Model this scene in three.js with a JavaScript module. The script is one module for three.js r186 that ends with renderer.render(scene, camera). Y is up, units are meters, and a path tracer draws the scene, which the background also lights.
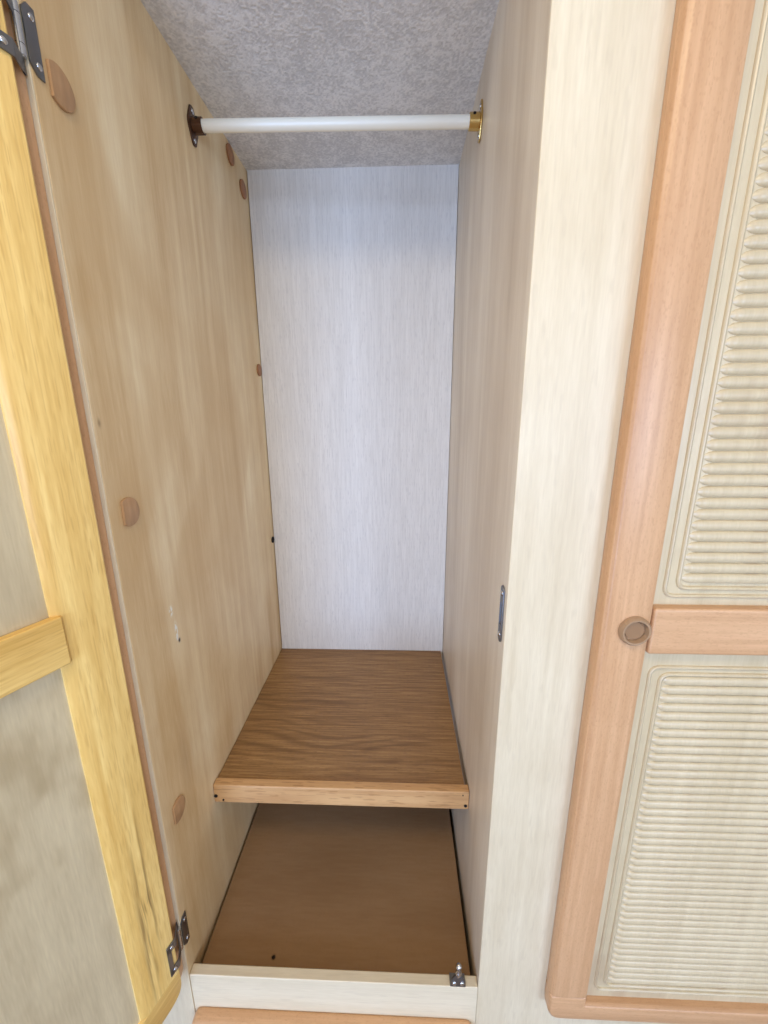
import * as THREE from 'three';
import { RoundedBoxGeometry } from 'three/addons/geometries/RoundedBoxGeometry.js';
import { mergeGeometries, toCreasedNormals } from 'three/addons/utils/BufferGeometryUtils.js';
import { RectAreaLightUniformsLib } from 'three/addons/lights/RectAreaLightUniformsLib.js';

RectAreaLightUniformsLib.init();
const scene = new THREE.Scene();
const renderer = new THREE.WebGLRenderer({ antialias: true });
renderer.toneMapping = THREE.LinearToneMapping;
renderer.shadowMap.enabled = true;

// ------------------------------------------------------------------ camera, daylight, exposure
renderer.toneMappingExposure = 1.10;
const camera = new THREE.PerspectiveCamera(104.32, 768 / 1024, 0.01, 60);
const rad = THREE.MathUtils.degToRad;
camera.position.set(0.3033, 1.2688, 0.3948);
camera.rotation.order = 'YXZ';
camera.rotation.set(rad(-13.745), rad(2.09), rad(-0.3));
scene.add(camera);

scene.background = new THREE.Color(1.0, 1.12, 1.35);      // even bright overcast sky outside the caravan windows
scene.backgroundIntensity = 1.4;

// daylight at each unseen opening behind the camera (position, size, facing)
function daylight(x, y, z, w, h, color, intensity, tx, ty, tz) {
  const l = new THREE.RectAreaLight(color, intensity, w, h);
  l.position.set(x, y, z); l.lookAt(tx, ty, tz); l.name = 'unseen_opening_daylight'; l.castShadow = true;
  scene.add(l);
  return l;
}
const SKYLIGHT = new THREE.Color().setRGB(0.72, 0.96, 1.46);
const UNSEEN_DOORLIGHT = new THREE.Color().setRGB(0.64, 0.94, 1.62);   // blue tint for daylight from the unseen entrance
const LAMP = 14;
const WARM = new THREE.Color().setRGB(1.0, 0.80, 0.50);
daylight(1.35, 1.18, 2.03, 1.1, 0.70, SKYLIGHT, 6.6, 1.35, 1.18, 0);           // unseen window opposite, placed to light the left wall and open door
daylight(-0.35, 0.88, 2.03, 0.70, 1.66, UNSEEN_DOORLIGHT, 6.0, -0.35, 0.88, 0);         // unseen entrance, placed to send cool light onto the back panel

// ------------------------------------------------------------------ helpers
const numbered = (() => { const n = {}; return (s) => { const k = n[s] = (n[s] ?? -1) + 1; return k ? s + '_' + String(k).padStart(3, '0') : s; }; })();
function thing(name, label, category, group, pos = [0, 0, 0]) {
  const o = new THREE.Group(); o.name = numbered(name); o.position.set(...pos); o.userData = { label, category };
  if (group) o.userData.group = group;
  scene.add(o); return o;
}
function part(name, geo, mat, parent, pos) {
  const g = Array.isArray(geo) ? mergeGeometries(geo.map((q) => { const r = q.index ? q.toNonIndexed() : q; for (const k of Object.keys(r.attributes)) if (!['position', 'normal', 'uv'].includes(k)) r.deleteAttribute(k); return r; })) : geo;
  const m = new THREE.Mesh(g, mat); m.name = name; m.castShadow = m.receiveShadow = true;
  if (pos) m.position.set(...pos);
  parent.add(m); return m;
}
function struct(name, label, geo, mat) {
  const m = part(name, geo, mat, scene); m.userData = { kind: 'structure', label }; return m;
}
// uv in metres / texture size, grain along one axis
function wood(geo, grain, sz, ou = 0, ov = 0) {
  const g = geo.index ? geo.toNonIndexed() : geo, P = g.attributes.position, N = g.attributes.normal, uv = new Float32Array(P.count * 2);
  const gi = 'xyz'.indexOf(grain);
  for (let i = 0; i < P.count; i += 3) {
    const n = [0, 0, 0];
    for (let k = 0; k < 3; k++) { n[0] += N.getX(i + k); n[1] += N.getY(i + k); n[2] += N.getZ(i + k); }
    let d = 0; for (let k = 1; k < 3; k++) if (Math.abs(n[k]) > Math.abs(n[d])) d = k;
    const rest = [0, 1, 2].filter((k) => k !== gi && k !== d), ua = rest[0];
    for (let k = 0; k < 3; k++) {
      const p = [P.getX(i + k), P.getY(i + k), P.getZ(i + k)];
      uv[(i + k) * 2] = (p[ua] + ou) / sz[0];
      uv[(i + k) * 2 + 1] = ((d === gi ? p[rest[1]] : p[gi]) + ov) / sz[1];
    }
  }
  g.setAttribute('uv', new THREE.BufferAttribute(uv, 2));
  return g;
}
const box = (x0, x1, y0, y1, z0, z1, r = 0) => {
  const w = x1 - x0, h = y1 - y0, d = z1 - z0;
  const g = r ? new RoundedBoxGeometry(w, h, d, 2, r) : new THREE.BoxGeometry(w, h, d);
  return g.translate((x0 + x1) / 2, (y0 + y1) / 2, (z0 + z1) / 2);
};
// prism: outline given as [x, z] points (any order of turn), from y0 to y1
function prismY(pts, y0, y1) {
  const s = new THREE.Shape(pts.map(([x, z]) => new THREE.Vector2(x, -z)));
  const g = new THREE.ExtrudeGeometry(s, { depth: y1 - y0, bevelEnabled: false });
  g.rotateX(-Math.PI / 2).translate(0, y0, 0);
  return toCreasedNormals(g, 0.6);
}
// prism: outline in x, y extruded along z, bevelled edges
function slabZ(shape, z0, z1, bevel, seg = 3) {
  const g = new THREE.ExtrudeGeometry(shape, { depth: z1 - z0 - 2 * bevel, bevelEnabled: bevel > 0, bevelThickness: bevel, bevelSize: bevel, bevelOffset: -bevel, bevelSegments: seg, curveSegments: 10 });
  g.translate(0, 0, z0 + bevel);
  return toCreasedNormals(g, 0.5);
}
const cylX = (r, x0, x1, y, z, seg = 24) => new THREE.CylinderGeometry(r, r, x1 - x0, seg).rotateZ(Math.PI / 2).translate((x0 + x1) / 2, y, z);

// ------------------------------------------------------------------ noise and textures
let seed = 7;
const rnd = () => { seed = (seed * 1664525 + 1013904223) >>> 0; return seed / 4294967296; };
const TBL = new Float32Array(65536).map(() => rnd());
const lat = (i, j) => TBL[((i & 255) + ((j & 255) << 8)) & 65535];
function vn(x, y) {
  const i = Math.floor(x), j = Math.floor(y); let u = x - i, v = y - j;
  u = u * u * (3 - 2 * u); v = v * v * (3 - 2 * v);
  const a = lat(i, j), b = lat(i + 1, j), c = lat(i, j + 1), d = lat(i + 1, j + 1);
  return a + (b - a) * u + (c - a) * v + (a - b - c + d) * u * v;
}
function fbm(x, y, o = 4) { let s = 0, a = 0.5, n = 0; for (let k = 0; k < o; k++) { s += a * vn(x + k * 17.3, y + k * 9.1); n += a; a *= 0.5; x *= 2.03; y *= 2.03; } return s / n; }
const clamp = (v, a = 0, b = 1) => Math.min(b, Math.max(a, v));
const sstep = (a, b, v) => { const t = clamp((v - a) / (b - a)); return t * t * (3 - 2 * t); };
const mix = (a, b, t) => [a[0] + (b[0] - a[0]) * t, a[1] + (b[1] - a[1]) * t, a[2] + (b[2] - a[2]) * t];
function tex(w, h, sz, fn, srgb = true) {
  const d = new Uint8Array(w * h * 4);
  for (let j = 0; j < h; j++) for (let i = 0; i < w; i++) {
    const c = fn((i + 0.5) / w * sz[0], (j + 0.5) / h * sz[1]), o = (j * w + i) * 4;
    d[o] = clamp(c[0], 0, 255); d[o + 1] = clamp(c[1], 0, 255); d[o + 2] = clamp(c[2], 0, 255); d[o + 3] = 255;
  }
  const t = new THREE.DataTexture(d, w, h, THREE.RGBAFormat);
  t.wrapS = t.wrapT = THREE.RepeatWrapping; t.magFilter = THREE.LinearFilter; t.minFilter = THREE.LinearMipmapLinearFilter; t.generateMipmaps = true;
  if (srgb) t.colorSpace = THREE.SRGBColorSpace;
  t.needsUpdate = true; return t;
}
// veneer: u across the grain, v along it, in metres
function veneer(u, v, light, dark, o) {
  const wob = 0.012 * (fbm(u * 6 + o.s, v * 2.1, 3) - 0.5);
  const band = fbm((u + wob) * o.band + o.s, v * 0.9 + o.s, 3);
  const streak = fbm((u + wob) * o.streak, v * 5 + o.s * 3, 3);
  const pore = fbm(u * 1400, v * 60 + o.s, 2);
  let t = clamp((band - 0.5) * o.kb + (streak - 0.5) * o.ks + 0.45);
  t += (pore - 0.5) * o.kp;
  const blot = fbm(u * 22 + o.s * 5, v * 16, 3); t += (blot - 0.5) * o.kx;
  return mix(light, dark, t);
}
const blob = (u, v, cu, cv, ru, rv) => Math.exp(-(((u - cu) / ru) ** 2 + ((v - cv) / rv) ** 2));
const std = (o) => new THREE.MeshStandardMaterial(o);

// maple veneer of the wardrobe sides: u = depth (+0.6), v = height (-0.4)
const SZW = [0.64, 1.44];
const wallTex = (s, light, dark, marks) => tex(640, 1440, SZW, (u, v) => {
  let c = veneer(u, v, light, dark, { s, band: 14, streak: 110, kb: 1.5, ks: 0.5, kp: 0.28, kx: 0.35 });
  const fl = fbm(u * 9 + 3 * fbm(u * 4, v * 3.3 + s, 2), v * 2.4 + s, 3);
  c = mix(c, dark, 0.4 * sstep(0.45, 0.75, fl));
  if (marks) {
    const k = fbm(u * 420, v * 300, 2);                                                   // chipped veneer and a nail hole
    const chip = sstep(0.40, 0.52, k) * (blob(u, v, 0.514, 0.580, 0.0025, 0.013) + blob(u, v, 0.520, 0.615, 0.003, 0.006));
    c = mix(c, [255, 251, 240], clamp(chip * 2.2));
    c = mix(c, [50, 34, 22], clamp(2 * blob(u, v, 0.510, 0.566, 0.0016, 0.0022)));
    c = mix(c, [130, 100, 70], clamp(0.6 * blob(u, v, 0.592, 0.862, 0.0018, 0.004)));
    c = mix(c, [160, 128, 96], 0.2 * blob(u, v, 0.535, 0.39, 0.012, 0.05));
  }
  return c;
});
const mSideL = std({ map: wallTex(3.1, [252, 231, 190], [212, 174, 120], true), roughness: 0.42 });
const mSideR = std({ map: wallTex(8.7, [240, 226, 202], [208, 188, 160], false), roughness: 0.42 });
// pale face frame veneer
const SZF = [0.5, 1.6];
const mFrame = std({ map: tex(500, 1600, SZF, (u, v) => {
  let c = veneer(u, v, [234, 218, 186], [214, 195, 160], { s: 5.5, band: 16, streak: 160, kb: 0.9, ks: 0.6, kp: 0.5, kx: 0.4 });
  const ray = fbm(u * 300 + 4 * fbm(u * 7, v * 5, 2), v * 42, 2);
  return mix(c, [198, 179, 148], 0.18 * sstep(0.68, 0.82, ray));
}), roughness: 0.45 });
// beech (outer doors, drawer front)
const SZB = [0.4, 1.4];
const beech = (s, light, dark, fleck, kf) => tex(560, 1400, SZB, (u, v) => {
  let c = veneer(u, v, light, dark, { s, band: 26, streak: 240, kb: 0.9, ks: 0.9, kp: 0.4, kx: 0.25 });
  const f = fbm(u * 1500 + s, v * 330, 2);
  return mix(c, fleck, kf * sstep(0.62, 0.78, f));
});
const mBeech = std({ map: beech(2.2, [222, 176, 131], [196, 148, 104], [180, 131, 88], 0.28), roughness: 0.36 });
// yellow lacquered timber on the inside of the open door, with a few black mould streaks low down
const mYellow = std({ map: tex(560, 1400, SZB, (u, v) => {
  let c = veneer(u, v, [250, 214, 134], [214, 166, 84], { s: 6.4, band: 30, streak: 190, kb: 1.0, ks: 0.9, kp: 0.5, kx: 0.2 });
  const f = fbm(u * 1300, v * 40, 2); c = mix(c, [180, 130, 62], 0.22 * sstep(0.6, 0.8, f));
  const ln = fbm(u * 260 + 1.2 * fbm(u * 20, v * 14, 2), v * 9, 3);
  const m = blob(u, v, 0.123, 0.28, 0.0055, 0.10) * 1.1 + 0.6 * blob(u, v, 0.132, 0.2, 0.004, 0.08);
  return mix(c, [92, 62, 30], clamp(m * sstep(0.47, 0.66, ln) * 0.95));
}), roughness: 0.34 });
const SZP = [0.5, 1.4];
const panelTex = (s, light, dark, stain) => tex(500, 1400, SZP, (u, v) => {
  let c = veneer(u, v, light, dark, { s, band: 12, streak: 150, kb: 0.8, ks: 0.5, kp: 0.45, kx: 0.4 });
  const w = fbm(u * 5 + s, v * 3.2, 3), e = fbm(u * 60, v * 22 + s, 3);
  return mix(c, stain, 0.5 * sstep(0.58, 0.75, w * 0.7 + e * 0.3));
});
const mPanelIn = std({ map: panelTex(1.7, [226, 210, 172], [192, 174, 138], [164, 142, 104]), roughness: 0.5 });
const mPanelOut = std({ map: panelTex(9.3, [217, 198, 161], [196, 175, 137], [182, 155, 122]), roughness: 0.3 });
// brown shelf: grain along x
const SZS = [0.45, 0.6];
const mShelf = std({ map: tex(900, 1200, SZS, (u, v) => {
  const warp = fbm(u * 5, v * 16, 3), wide = fbm(u * 2.2 + 4, v * 9, 3);
  const ring = 0.5 + 0.5 * Math.sin(6.283 * (v * 52 + 3.2 * warp + 1.5 * wide));
  const cath = sstep(0.52, 0.66, fbm(u * 1.2 + 7, v * 13 + 2, 3));
  const fine = fbm(u * 18, v * 460, 3), pore = fbm(u * 110, v * 1500, 2);
  let c = mix([174, 134, 85], [132, 95, 54], clamp(0.5 + 1.5 * (fine - 0.5) + 0.5 * (wide - 0.5)));
  c = mix(c, [96, 65, 34], 0.42 * cath * ring * ring);
  c = mix(c, [104, 72, 40], 0.3 * sstep(0.6, 0.75, pore));
  return c;
}), roughness: 0.38 });
const mShelfTrim = std({ map: tex(900, 300, [0.45, 0.15], (u, v) => {
  let c = mix([220, 176, 122], [188, 140, 90], clamp(fbm(u * 9, v * 130, 3) * 0.9 + 0.1 * fbm(u * 90, v * 900, 2)));
  return mix(c, [150, 104, 60], 0.4 * sstep(0.64, 0.78, fbm(u * 50, v * 600, 2)));
}), roughness: 0.45 });
const mFloor = std({ map: tex(900, 1100, [0.45, 0.55], (u, v) => {
  let c = mix([166, 132, 96], [140, 106, 72], clamp(fbm(u * 5, v * 22, 3) * 0.7 + 0.3 * fbm(u * 40, v * 300, 3)));
  c = mix(c, [140, 108, 76], 0.12 * sstep(0.6, 0.75, fbm(u * 260, v * 260, 2)));
  return mix(c, [30, 20, 14], clamp(2 * blob(u, v, 0.112, 0.035, 0.0022, 0.0022)));
}), roughness: 0.27 });
// grey suede-like headliner
const mottle = (u, v) => 0.55 * fbm(u * 330, v * 330, 4) + 0.3 * fbm(u * 60, v * 60, 3) + 0.15 * fbm(u * 9, v * 9, 2);
const SZC = [0.5, 0.6];
const mLiner = std({ map: tex(1000, 1200, SZC, (u, v) => mix([207, 203, 198], [240, 236, 230], sstep(0.28, 0.72, mottle(u, v)))),
  bumpMap: tex(1000, 1200, SZC, (u, v) => { const k = 255 * sstep(0.25, 0.75, mottle(u, v)); return [k, k, k]; }, false), bumpScale: 0.0006, roughness: 0.95 });
// off-white back panel with fine upright streaks
const SZK = [0.45, 1.45];
const mBack = std({ map: tex(900, 1450, SZK, (u, v) => {
  const f = fbm(u * 420, v * 22, 3), w = fbm(u * 30, v * 2, 3), d = fbm(u * 700, v * 90, 2);
  let c = mix([237, 232, 223], [216, 210, 200], clamp(0.9 * f + 0.5 * (w - 0.5)));
  return mix(c, [186, 180, 174], 0.22 * sstep(0.62, 0.8, d));
}), roughness: 0.55 });
const mWhiteRod = std({ color: 0xf8f0da, roughness: 0.28 });
const mBrass = std({ color: new THREE.Color().setRGB(0.66, 0.45, 0.16), metalness: 1, roughness: 0.26 });
const mShadedBrass = std({ color: new THREE.Color().setRGB(0.10, 0.045, 0.022), metalness: 0.55, roughness: 0.3 });  // brass of the left rail socket, its shade put into the colour
const mSteel = std({ color: new THREE.Color().setRGB(0.62, 0.63, 0.65), metalness: 1, roughness: 0.24 });
const mDarkSteel = std({ color: new THREE.Color().setRGB(0.24, 0.245, 0.26), metalness: 1, roughness: 0.38 });
const mDark = std({ color: 0x15110d, roughness: 0.9 });
const mCap = std({ map: tex(128, 128, [0.06, 0.06], (u, v) => mix([206, 164, 120], [182, 140, 98], fbm(u * 200, v * 60, 3))), roughness: 0.45 });
const mCapDark = std({ map: tex(128, 128, [0.06, 0.06], (u, v) => mix([176, 122, 78], [150, 98, 60], fbm(u * 200, v * 60, 3))), roughness: 0.45 });
const mKnobRing = std({ color: 0xa88766, roughness: 0.3 });
const mKnobButton = std({ color: 0x9a7654, roughness: 0.32 });
const mPly = std({ color: 0xb8966a, roughness: 0.8 });
const mRoom = std({ color: 0xd9cbb2, roughness: 0.8 });
const mRoomFloor = std({ color: 0x8d7153, roughness: 0.6 });
const mRoomCeil = std({ color: 0xe6e0d4, roughness: 0.9 });

// ------------------------------------------------------------------ the wardrobe as part of the caravan
const W = 0.42, D = 0.522, H = 1.741, FL = 0.45, RC = 1.95;
const uvSide = (g, ov = -0.4) => wood(g, 'y', SZW, 0.6, ov);
struct('wall_left', 'tan veneered left side of the open wardrobe', uvSide(box(-0.016, 0, 0.30, RC, -0.56, 0.0, 0.0012)), mSideL);
struct('wall_right', 'pale greyish veneered right side of the open wardrobe', uvSide(box(W, W + 0.016, 0.30, RC, -0.56, -0.0019)), mSideR);
struct('wall_back', 'off-white streaked back panel inside the wardrobe', wood(box(0.0015, W - 0.001, FL - 0.02, H + 0.01, -D - 0.006, -D), 'y', SZK, 0, -0.4), mBack);
struct('ceiling', 'grey suede-like lining above the clothes rail', wood(box(0, W, H, H + 0.012, -0.56, -0.018), 'z', SZC, 0.02, 0.58), mLiner);
struct('floor', 'brown veneered board at the bottom of the wardrobe', wood(box(0.004, W - 0.006, FL - 0.009, FL, -D, -0.0125), 'x', [0.45, 0.55], 0, 0), mFloor);
{ // floor grain lies along x, so turn its uv: u = x, v = -z
  const g = scene.getObjectByName('floor').geometry, P = g.attributes.position, uv = g.attributes.uv;
  for (let i = 0; i < P.count; i++) uv.setXY(i, P.getX(i) / 0.45, -P.getZ(i) / 0.55);
}
struct('floor_001', 'plywood carcass bottom under the wardrobe board', box(-0.016, W + 0.016, FL - 0.10, FL - 0.085, -0.56, -0.0125), mPly);
struct('wall_outer', 'outer skin behind the wardrobe back panel', box(-1.2, 2.0, 0, RC, -0.60, -0.562), mPly);

const uvF = (g, ou = 0.1, ov = -0.3) => wood(g, 'y', SZF, ou, ov);
struct('trim_1', 'pale veneered face frame upright between wardrobe opening and ribbed door', [uvF(box(W, 0.60, 0.0, RC, -0.0018, 0, 0.0007)), uvF(box(W + 0.0165, 0.60, 0.0, RC, -0.018, -0.0012))], mFrame);
struct('trim_2', 'pale lip board across the foot of the wardrobe opening', wood(box(0.0002, W - 0.0004, 0.36, 0.475, -0.012, 0.0012, 0.0015), 'x', SZF, 0.2, 0.1), mFrame);
struct('trim_3', 'pale face frame upright on the hinge side of the wardrobe opening', uvF(box(-0.10, -0.0162, 0.0, RC, -0.018, 0, 0.0012), 0.4), mFrame);
struct('trim_4', 'pale header board over the wardrobe opening', wood(box(-0.0162, W, H + 0.002, RC, -0.0178, 0), 'x', SZF, 0, 0), mFrame);
struct('trim_5', 'pale board behind the drawer front', wood(box(-0.0162, W, 0.0, 0.36, -0.018, -0.0006), 'x', SZF, 0, 0), mFrame);
// left edge strip of the wardrobe side keeps the pale face frame veneer
struct('trim_6', 'narrow pale edging on the front of the wardrobe left side', uvF(box(-0.0162, -0.0002, 0.0, RC, 0.0, 0.0018, 0.0008), 0.3), mFrame);
struct('wall_front_right', 'cupboard front beside the ribbed door', box(0.60, 2.0, 0, RC, -0.03, -0.002), mFrame);
struct('wall_front_left', 'cupboard front beyond the open door', box(-1.2, -0.10, 0, RC, -0.03, -0.002), mFrame);

// ------------------------------------------------------------------ the rest of the caravan behind the camera
const R0 = -1.2, R1 = 2.0, RZ = 2.06;
struct('floor_002', 'brown caravan floor', box(R0, R1, -0.03, 0, -0.6, RZ + 0.04), mRoomFloor);
struct('ceiling_001', 'pale caravan ceiling', box(R0, R1, RC, RC + 0.04, -0.6, RZ + 0.04), mRoomCeil);
struct('wall_end_left', 'cream caravan wall', box(R0 - 0.04, R0, 0, RC, -0.6, RZ + 0.04), mRoom);
struct('wall_end_right', 'cream caravan wall', box(R1, R1 + 0.04, 0, RC, -0.6, RZ + 0.04), mRoom);
{ // opposite wall; its window and entrance are unseen, placed for the light they give
  const w = [0.8, 1.9, 0.83, 1.53], d = [-0.70, 0.0, 0.05, 1.71], b = (x0, x1, y0, y1) => box(x0, x1, y0, y1, RZ, RZ + 0.04);
  struct('wall_opposite', 'cream caravan wall with an unseen window and an unseen open entrance', [b(R0, d[0], 0, RC), b(d[0], d[1], 0, d[2]), b(d[0], d[1], d[3], RC), b(d[1], w[0], 0, RC), b(w[0], w[1], 0, w[2]), b(w[0], w[1], w[3], RC), b(w[1], R1, 0, RC)], mRoom);
  const f = struct('unseen_window_1', 'caravan window out of view, placed to light the left wall and open door', [box(w[0], w[1], w[2], w[2] + 0.03, RZ, RZ + 0.03), box(w[0], w[1], w[3] - 0.03, w[3], RZ, RZ + 0.03), box(w[0], w[0] + 0.03, w[2], w[3], RZ, RZ + 0.03), box(w[1] - 0.03, w[1], w[2], w[3], RZ, RZ + 0.03)], mRoomCeil);
  part('pane', box(w[0] + 0.03, w[1] - 0.03, w[2] + 0.03, w[3] - 0.03, RZ + 0.012, RZ + 0.016), new THREE.MeshPhysicalMaterial({ color: 0xffffff, transmission: 1, thickness: 0, roughness: 0.02 }), f);
  struct('door_1', 'pale frame of the unseen entrance, placed to light the back panel', [box(d[0], d[0] + 0.03, d[2], d[3], RZ - 0.005, RZ + 0.045), box(d[1] - 0.03, d[1], d[2], d[3], RZ - 0.005, RZ + 0.045), box(d[0], d[1], d[3] - 0.03, d[3], RZ - 0.005, RZ + 0.045)], mRoomCeil);
  struct('ground', 'grass and gravel outside', box(-12, 12, -0.5, -0.45, RZ + 0.1, 20), std({ color: 0x8a8f78, roughness: 0.95 }));
}
{ // unseen ceiling lamp, placed to warm the upper frame and shade the ribs
  const t = thing('unseen_ceiling_lamp', 'oblong warm ceiling lamp out of view, lighting the frame from above', 'lamp', null, [0.15, RC, 0.60]);
  part('housing', box(-0.26, 0.26, -0.022, 0, -0.14, 0.14, 0.008), mRoomCeil, t);
  part('diffuser', box(-0.24, 0.24, -0.030, -0.0225, -0.12, 0.12, 0.003), std({ color: 0xffffff, emissive: WARM, emissiveIntensity: 1.2, roughness: 0.6 }), t);
  const l = new THREE.RectAreaLight(WARM, LAMP, 0.46, 0.22);
  l.position.set(0, -0.034, 0); l.rotation.x = -Math.PI / 2; l.name = 'unseen_lamp_light'; l.castShadow = true; t.add(l);
}

// ------------------------------------------------------------------ shelf
{
  const s = thing('wardrobe_shelf', 'brown wood-grain shelf with pale front edge inside the wardrobe', 'shelf', null, [0, 0, 0]);
  const g = wood(box(0.001, W - 0.006, 0.658, 0.676, -D + 0.0005, -0.137), 'x', SZS);
  const P = g.attributes.position, uv = g.attributes.uv;
  for (let i = 0; i < P.count; i++) uv.setXY(i, P.getX(i) / 0.45, -P.getZ(i) / 0.6);
  part('board', g, mShelf, s);
  const tg = box(0.0006, W - 0.0006, 0.645, 0.680, -0.137, -0.122, 0.002);
  const t = part('edge_trim', wood(tg, 'z', [0.45, 0.15]), mShelfTrim, s);
  const TP = t.geometry.attributes.position, tu = t.geometry.attributes.uv;
  for (let i = 0; i < TP.count; i++) tu.setXY(i, TP.getX(i) / 0.45, (TP.getY(i) - TP.getZ(i)) / 0.15);
  for (const [x, y, r] of [[0.0042, 0.6585, 0.0030], [0.016, 0.651, 0.0017], [W - 0.006, 0.653, 0.0026], [W - 0.011, 0.674, 0.001]]) {
    const n = part('nail', new THREE.CylinderGeometry(r, r, 0.0012, 14).rotateX(Math.PI / 2), mDark, t, [x, y, -0.1217]); n.userData.label = 'dark nail head';
  }
}

// ------------------------------------------------------------------ clothes rail
{
  const y = 1.680, z = -0.294, t = thing('clothes_rail', 'white hanging rail held by two metal sockets below the grey lining', 'clothes rail', null, [0, y, z]);
  t.rotation.z = -0.0125;
  part('rod', cylX(0.0080, 0.012, W - 0.012, 0, 0, 32), mWhiteRod, t);
  for (const [x0, sg, m] of [[0, 1, mShadedBrass], [W, -1, mBrass]]) {
    const sh = new THREE.Shape(); sh.moveTo(-0.0055, 0.023); sh.quadraticCurveTo(0, 0.027, 0.0055, 0.023); sh.lineTo(0.0135, 0.006); sh.quadraticCurveTo(0.0155, 0, 0.0135, -0.006); sh.lineTo(0.0055, -0.023); sh.quadraticCurveTo(0, -0.027, -0.0055, -0.023); sh.lineTo(-0.0135, -0.006); sh.quadraticCurveTo(-0.0155, 0, -0.0135, 0.006); sh.closePath();
    const pl = slabZ(sh, 0, 0.0022, 0.0006, 2).rotateY(Math.PI / 2);
    if (sg < 0) pl.rotateY(Math.PI);
    pl.translate(x0 + sg * 0.0003, 0, 0);
    const prof = [[0.0083, 0.002], [0.0083, 0.0165], [0.0092, 0.0174], [0.0102, 0.0168], [0.0104, 0.003], [0.0125, 0.002]].map(([r, h]) => new THREE.Vector2(r, h));
    const cup = new THREE.LatheGeometry(prof, 32).rotateZ(-sg * Math.PI / 2).translate(x0, 0, 0);
    const s = part('socket', [toCreasedNormals(pl, 0.5), toCreasedNormals(cup, 0.6)], m, t);
    s.userData.label = sg > 0 ? 'brass rail socket with shade painted in as dark brown' : 'brass rail socket';
    for (const sy of [-1, 1]) {
      const sc = new THREE.SphereGeometry(0.0034, 14, 8).scale(0.45, 1, 1);
      part('screw', sc, mSteel, s, [x0 + sg * 0.0026, sy * 0.0178, 0]);
    }
    const gs = part('grub_screw', new THREE.CylinderGeometry(0.0021, 0.0021, 0.0016, 12).rotateX(Math.PI / 2), mDark, s, [x0 + sg * 0.011, 0.0050, 0.0090]);
    gs.rotation.x = -0.45;
  }
}

// ------------------------------------------------------------------ cover caps on the left side
function cap(label, y, z, r, m, flat = true) {
  const s = new THREE.Shape();
  if (flat) { const a = 0.9; s.absarc(0, 0, r, Math.PI - a, -Math.PI + a, true); s.closePath(); } else s.absarc(0, 0, r, 0, Math.PI * 2);
  // shape x runs into the wardrobe (-z), the flat side looks to the front
  const g = slabZ(s, 0, 0.0030, 0.0008, 2).rotateY(Math.PI / 2);
  const t = thing('cover_cap', label, 'cover cap', 'round cover caps on the wardrobe left side', [0.0001, y, z]);
  const P = g.attributes.position, uv = new Float32Array(P.count * 2);
  for (let i = 0; i < P.count; i++) { uv[2 * i] = P.getZ(i) / 0.06 + 0.5; uv[2 * i + 1] = P.getY(i) / 0.06 + 0.5; }
  g.setAttribute('uv', new THREE.BufferAttribute(uv, 2));
  part('disc', g, m, t);
}
cap('large beech cover cap just under the upper hinge', 1.553, -0.0275, 0.0165, mCap);
cap('beech cover cap halfway up the wardrobe left side near its front edge', 1.1645, -0.0285, 0.0165, mCap);
cap('beech cover cap level with the underside of the shelf', 0.741, -0.030, 0.0165, mCap);
cap('reddish cover cap beneath the grey lining, nearer the clothes rail', 1.7215, -0.437, 0.0155, mCapDark, false);
cap('reddish cover cap in the top rear corner, nearer the back panel', 1.694, -0.491, 0.0155, mCapDark, false);
cap('brownish cover cap beside the back panel, below the two reddish ones', 1.364, -0.505, 0.0125, mCapDark, false);
cap('small dark cover cap beside the back panel, lowest of the rear ones', 0.977, -0.512, 0.0075, mDark, false);

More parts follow.
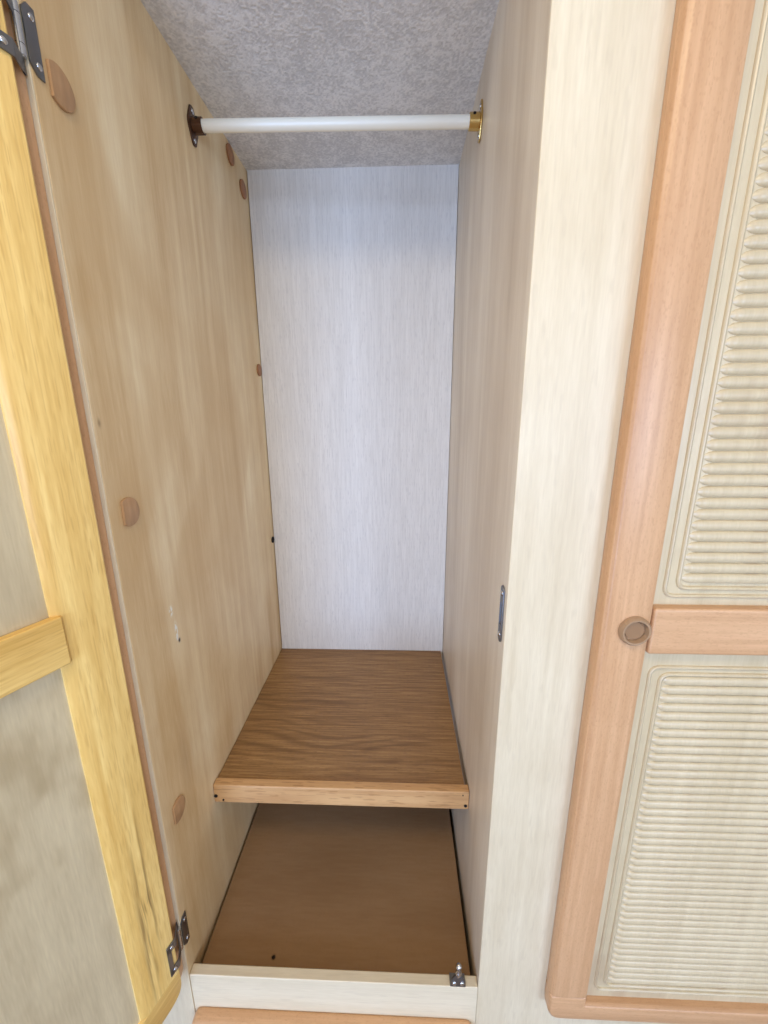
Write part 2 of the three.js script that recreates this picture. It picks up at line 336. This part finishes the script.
// ------------------------------------------------------------------ hinges
function hinge(label, y0, y1, dy) {
  const t = thing('hinge', label, 'hinge', 'hinges of the open wardrobe door', [0, y0, 0]);
  const h = y1 - y0;
  const s = new THREE.Shape(); s.moveTo(-0.0015, 0.006); s.lineTo(0.004, 0); s.lineTo(0.0115, 0); s.lineTo(0.0115, h); s.lineTo(0.004, h); s.lineTo(-0.0015, h - 0.006); s.closePath();
  const wl = slabZ(s, 0, 0.0016, 0.0004, 2).rotateY(Math.PI / 2).translate(0.0002, 0, 0);
  const leaf = part('frame_leaf', wl, mDarkSteel, t);
  for (const y of [0.008, h - 0.008]) part('screw', new THREE.SphereGeometry(0.0028, 14, 8).scale(0.5, 1, 1), mSteel, leaf, [0.0019, y, -0.0068]);
  const K = new THREE.Vector3(-0.0015, 0, 0.0056), kn = [];
  for (const [a, b, r] of [[0.30, 0.70, 0.0034], [0.14, 0.29, 0.0034], [0.71, 0.86, 0.0034], [0.12, 0.88, 0.0022]]) kn.push(new THREE.CylinderGeometry(r, r, (b - a) * h, 20).translate(K.x, (a + b) / 2 * h, K.z));
  part('knuckle', kn.map((g) => toCreasedNormals(g, 0.6)), mSteel, t);
  // cranked leaf on the door: two arms from the knuckle over the door edge, joined by an end bar, open in the middle
  const tv = new THREE.Vector3(Math.cos(DA), 0, Math.sin(DA)), nv = new THREE.Vector3(Math.sin(DA), 0, -Math.cos(DA));
  const A1 = new THREE.Vector3(0.0043, 0, 0.0233).addScaledVector(nv, 0.0012).addScaledVector(tv, -0.0012), P1 = A1.clone().addScaledVector(tv, 0.0125);
  const bar = (a, b, ya, yb, th = 0.0017) => { const d = b.clone().sub(a), L = d.length(); return new RoundedBoxGeometry(L + th * 0.6, yb - ya, th, 2, 0.0005).rotateY(-Math.atan2(d.z, d.x)).translate((a.x + b.x) / 2, (ya + yb) / 2, (a.z + b.z) / 2); };
  const lerp = (a, b, k) => a.clone().lerp(b, k), yA = dy, yB = dy + h, gs = [];
  for (const [ya, yb] of [[yA, yA + 0.012], [yB - 0.012, yB]]) gs.push(bar(K, A1, ya, yb), bar(A1, P1, ya, yb));
  gs.push(bar(K, lerp(K, A1, 0.22), yA, yB), bar(lerp(A1, P1, 0.62), P1, yA + 0.002, yB - 0.002));
  const d = part('door_leaf', gs, mDarkSteel, t);
  for (const y of [yA + 0.006, yB - 0.006]) { const c = lerp(A1, P1, 0.5).addScaledVector(nv, 0.0009), sc = part('screw', new THREE.SphereGeometry(0.0027, 14, 8).scale(1, 1, 0.5), mSteel, d, [c.x, y, c.z]); sc.rotation.y = -DA; }
}
const DA = rad(111);
hinge('steel hinge at the top of the open door beside large beech cap', 1.545, 1.594, -0.006);
hinge('steel hinge near the bottom of the open door', 0.530, 0.582, 0.006);

// ------------------------------------------------------------------ the open door (its inner face looks into the picture)
{
  const t = thing('panelled_door', 'open yellow-framed wardrobe door with flat greyish panels on its inner side', 'door', null, [0.0043, 0, 0.0233]);
  t.rotation.y = -DA;
  const y0 = 0.478, y1 = 1.72, dw = 0.46, ov = -0.42;
  // local x: hinge edge to free edge, local z: 0 = inner face, + = outer face
  const stile = (m, lip) => { const p = lip ? [[-0.016, 0.0151], [0.0530, 0.0151], [0.0530, 0.024], [-0.012, 0.024], [-0.016, 0.021]] : [[-0.0006, 0.0150], [-0.0006, 0.0012], [0.0009, 0], [0.0465, 0], [0.0530, 0.0042], [0.0530, 0.0150]]; return p.map(([x, z]) => [m ? dw - 0.016 - x : x, z]); };
  const uvY = (g, ou = 0.1) => wood(g, 'y', SZB, ou, ov);
  part('stile', uvY(prismY(stile(false), 0.5270, y1 - 0.05), 0.1), mYellow, t);
  part('stile', uvY(prismY(stile(true), 0.5270, y1 - 0.05), 0.22), mYellow, t);
  for (const m of [false, true]) part('overlap_lip', uvY(prismY(stile(m, true), 0.5270, y1 - 0.05), 0.3), mBeech, t).userData.label = 'brown lip overlapping the cupboard front';
  // bottom and top rails: an inner body and the outer lip that overlaps the cupboard front, corners rounded
  const railShape = (a, b, ya, yb, low) => { const s = new THREE.Shape(), r = 0.022; if (low) { s.moveTo(a, yb); s.lineTo(a, ya + r); s.quadraticCurveTo(a, ya, a + r, ya); s.lineTo(b - r, ya); s.quadraticCurveTo(b, ya, b, ya + r); s.lineTo(b, yb); } else { s.moveTo(a, ya); s.lineTo(b, ya); s.lineTo(b, yb - r); s.quadraticCurveTo(b, yb, b - r, yb); s.lineTo(a + r, yb); s.quadraticCurveTo(a, yb, a, yb - r); } s.closePath(); return s; };
  const rail = (ya, yb, low, ou) => {
    const q = part('rail', wood(slabZ(railShape(-0.0006, dw - 0.0154, low ? ya + 0.006 : ya, low ? yb : yb - 0.006, low), 0.0, 0.0150, 0.001), 'x', SZB, ou, 0.1), mYellow, t);
    part('overlap_lip', wood(slabZ(railShape(-0.016, dw, ya, yb, low), 0.0151, 0.024, 0.002), 'x', SZB, ou, 0.1), mBeech, q);
  };
  rail(y0, 0.5264, true, 0.05);
  rail(y1 - 0.0495, y1, false, 0.3);
  part('cross_rail', wood(box(0.0470, dw - 0.0635, 1.0385, 1.0880, -0.0035, 0.0062, 0.0018), 'x', SZB, 0.02, 0.4), mYellow, t);
  part('panel', wood(box(0.050, dw - 0.066, 1.06, y1 - 0.048, 0.0062, 0.011), 'y', SZP, 0, ov), mPanelIn, t);
  part('panel', wood(box(0.050, dw - 0.066, 0.522, 1.06, 0.0062, 0.011), 'y', SZP, 0.13, ov), mPanelIn, t);
}

// ------------------------------------------------------------------ the closed ribbed door on the right
{
  const X0 = 0.503, DW = 0.46, t = thing('locker_door', 'closed beech-framed door with pale ribbed panels and push button', 'door', null, [X0, 0, 0.0]);
  const y0 = 0.458, y1 = 1.72, SW = 0.0585, zf = 0.021;
  const ov = -0.42;
  const stile = (m) => {
    const p = [[0.0105, 0.001], [0.0082, 0.009]];
    for (let k = 0; k <= 6; k++) { const a = Math.PI - k / 6 * (Math.PI / 2); p.push([0.0165 + 0.0085 * Math.cos(a), 0.0125 + 0.0085 * Math.sin(a)]); }
    p.push([0.030, zf + 0.0004], [SW - 0.006, zf], [SW - 0.002, zf - 0.0014], [SW, zf - 0.0045], [SW, 0.001]);
    return p.map(([x, z]) => [m ? DW - x : x, z]);
  };
  part('stile', wood(prismY(stile(false), 0.5036, y1 - 0.05), 'y', SZB, 0.02, ov), mBeech, t);
  part('stile', wood(prismY(stile(true), 0.5036, y1 - 0.05), 'y', SZB, 0.1, ov), mBeech, t);
  const rail = (ya, yb, low) => { const s = new THREE.Shape(), r = 0.018, k = 0.016, E = 0.0085; if (low) { s.moveTo(SW - 0.0005, yb); s.lineTo(E, yb); s.lineTo(E, ya + r); s.quadraticCurveTo(E, ya, E + r, ya); s.lineTo(DW - E - r, ya); s.quadraticCurveTo(DW - E, ya, DW - E, ya + r); s.lineTo(DW - E, yb); s.lineTo(DW - SW + 0.0005, yb); s.lineTo(DW - SW + 0.0005, yb - k); s.lineTo(SW - 0.0005, yb - k); } else { s.moveTo(E, ya); s.lineTo(DW - E, ya); s.lineTo(DW - E, yb - r); s.quadraticCurveTo(DW - E, yb, DW - E - r, yb); s.lineTo(E + r, yb); s.quadraticCurveTo(E, yb, E, yb - r); } s.closePath(); return s; };
  part('rail', wood(slabZ(rail(y0, 0.503, true), 0.001, zf, 0.005, 4), 'x', SZB, 0.0, 0.1), mBeech, t);
  part('rail', wood(slabZ(rail(y1 - 0.0495, y1, false), 0.001, zf, 0.006, 4), 'x', SZB, 0.2, 0.1), mBeech, t);
  part('cross_rail', wood(box(SW + 0.0012, DW - SW - 0.0012, 1.0255, 1.0775, 0.006, zf - 0.001, 0.003), 'x', SZB, 0.12, 0.3), mBeech, t);
  // panels: a flat sheet with a raised border bead and a field of ribs
  const zp = 0.0095;
  function panel(ya, yb, rib0, rib1, ou) {
    const p = part('panel', wood(box(SW - 0.006, DW - SW + 0.006, ya, yb, zp - 0.005, zp), 'y', SZP, ou, ov), mPanelOut, t);
    const bead = (inset, x0, wd, ht) => {
      const xa = x0, xb = DW - x0, yA = rib0 - inset, yB = rib1 + inset, r = 0.010, c = new THREE.CurvePath(), L = (a, b) => c.add(new THREE.LineCurve3(new THREE.Vector3(...a, zp), new THREE.Vector3(...b, zp)));
      const Q = (a, m, b) => c.add(new THREE.QuadraticBezierCurve3(new THREE.Vector3(...a, zp), new THREE.Vector3(...m, zp), new THREE.Vector3(...b, zp)));
      L([xa, yA + r], [xa, yB - r]); Q([xa, yB - r], [xa, yB], [xa + r, yB]); L([xa + r, yB], [xb - r, yB]); Q([xb - r, yB], [xb, yB], [xb, yB - r]);
      L([xb, yB - r], [xb, yA + r]); Q([xb, yA + r], [xb, yA], [xb - r, yA]); L([xb - r, yA], [xa + r, yA]); Q([xa + r, yA], [xa, yA], [xa, yA + r]);
      const g = new THREE.TubeGeometry(c, 640, wd, 8, true);
      const P = g.attributes.position; for (let i = 0; i < P.count; i++) P.setZ(i, zp + (P.getZ(i) - zp) * ht / wd);
      g.computeVertexNormals();
      part('border_bead', wood(g, 'y', SZP, ou, ov), mPanelOut, p);
    };
    bead(0.014, SW + 0.0135, 0.0021, 0.0024);
    bead(0.0055, SW + 0.0255, 0.0024, 0.0026);
    const xa = SW + 0.0285, xb = DW - SW - 0.0285, pitch = 0.0111, n = Math.round((rib1 - rib0) / pitch);
    for (let k = 0; k < n; k++) {
      const yc = rib0 + (k + 0.5) * pitch, secs = [[xa, 0.05], [xa + 0.0035, 0.7], [xa + 0.008, 1], [xb - 0.008, 1], [xb - 0.0035, 0.7], [xb, 0.05]], M = 8, pos = [], idx = [];
      for (const [x, s] of secs) for (let i = 0; i <= M; i++) {
        const a = i / M * Math.PI, yy = yc + Math.cos(a) * pitch * 0.5 * (0.35 + 0.65 * s) * 0.98, zz = zp - 0.0002 + Math.sin(a) * 0.0040 * s;
        pos.push(x, yy, zz);
      }
      for (let j = 0; j < secs.length - 1; j++) for (let i = 0; i < M; i++) { const a = j * (M + 1) + i, b = a + M + 1; idx.push(a, a + 1, b, b, a + 1, b + 1); }
      const g = new THREE.BufferGeometry(); g.setAttribute('position', new THREE.Float32BufferAttribute(pos, 3)); g.setIndex(idx); g.computeVertexNormals();
      part('rib', wood(g, 'y', SZP, ou, ov), mPanelOut, p);
    }
  }
  panel(1.056, y1 - 0.048, 1.1015, 1.6465, 0.03);
  panel(0.484, 1.056, 0.5165, 0.9905, 0.11);
  // push button lock
  const kx = 0.0405, ky = 1.0545;
  const ring = new THREE.LatheGeometry([[0.0108, 0.0005], [0.0108, 0.0035], [0.0120, 0.0058], [0.0138, 0.0060], [0.0155, 0.0040], [0.0158, 0]].map(([r, h]) => new THREE.Vector2(r, h)), 40).rotateX(Math.PI / 2);
  const kb = part('push_button', toCreasedNormals(ring, 0.7), mKnobRing, t, [kx, ky, zf + 0.0002]);
  kb.userData.label = 'round brown push button with raised ring';
  part('button', toCreasedNormals(new THREE.LatheGeometry([[0, 0.0030], [0.006, 0.0028], [0.0095, 0.0018], [0.0098, 0.0002]].map(([r, h]) => new THREE.Vector2(r, h)), 32).rotateX(Math.PI / 2), 0.8), mKnobButton, kb);
}

// ------------------------------------------------------------------ drawer front below the opening
{
  const t = thing('drawer_front', 'beech drawer front with rounded top edge below the wardrobe lip', 'drawer', null, [0, 0, 0]);
  const s = new THREE.Shape(), a = 0.002, b = 0.4145, yt = 0.409, yb = 0.16, r = 0.014;
  s.moveTo(a, yb); s.lineTo(b, yb); s.lineTo(b, yt - r); s.quadraticCurveTo(b, yt, b - r, yt); s.lineTo(a + r, yt); s.quadraticCurveTo(a, yt, a, yt - r); s.closePath();
  part('front_panel', wood(slabZ(s, 0.0, 0.020, 0.005, 4), 'x', SZB, 0.05, 0.2), mBeech, t);
}

// ------------------------------------------------------------------ small fittings
{
  const t = thing('strike_plate', 'small dark metal strike plate on the edge of the wardrobe right side', 'strike plate', null, [W, 1.052, -0.0145]);
  const s = new THREE.Shape(), w = 0.0062, h = 0.034; s.moveTo(-w, -h + w); s.absarc(0, -h + w, w, Math.PI, 2 * Math.PI); s.lineTo(w, h - w); s.absarc(0, h - w, w, 0, Math.PI); s.closePath();
  const slot = new THREE.Path(); slot.moveTo(-0.0032, -0.013); slot.lineTo(-0.0032, 0.013); slot.lineTo(0.0032, 0.013); slot.lineTo(0.0032, -0.013); slot.closePath(); s.holes.push(slot);
  part('plate', slabZ(s, 0, 0.0016, 0.0004, 2).rotateY(-Math.PI / 2).translate(-0.0002, 0, 0), mDarkSteel, t);
  part('slot', new THREE.BoxGeometry(0.0006, 0.026, 0.0064), mDarkSteel, t, [-0.0006, 0, 0]);
  for (const y of [-0.025, 0.025]) part('screw', new THREE.SphereGeometry(0.0032, 14, 8).scale(0.4, 1, 1), mSteel, t, [-0.0018, y, 0]);
}
{
  const t = thing('ball_catch', 'small steel ball catch stud on the wardrobe lip', 'catch', null, [0.391, 0.475, -0.0045]);
  t.scale.setScalar(1.3);
  const s = new THREE.Shape(); s.moveTo(-0.0085, 0); s.lineTo(0.0085, 0); s.lineTo(0.008, 0.008); s.quadraticCurveTo(0.006, 0.014, 0.003, 0.017); s.lineTo(-0.003, 0.017); s.quadraticCurveTo(-0.006, 0.014, -0.008, 0.008); s.closePath();
  const b = part('bracket', slabZ(s, 0.002, 0.0045, 0.0006, 2), mDarkSteel, t);
  part('foot', box(-0.0085, 0.0085, 0.0001, 0.0022, -0.006, 0.0045, 0.0006), mDarkSteel, t);
  for (const x of [-0.0042, 0.0042]) part('screw', new THREE.SphereGeometry(0.0026, 14, 8).scale(1, 1, 0.5), mSteel, b, [x, 0.006, 0.0047]);
  const pr = [[0, 0.0325], [0.0022, 0.0318], [0.0034, 0.029], [0.0022, 0.026], [0.0017, 0.0235], [0.003, 0.022], [0.0034, 0.0195], [0.003, 0.0165], [0, 0.016]].map(([r, h]) => new THREE.Vector2(r, h));
  part('stud', new THREE.LatheGeometry(pr, 20).translate(0, 0, 0.003), mSteel, t);
}

renderer.render(scene, camera);
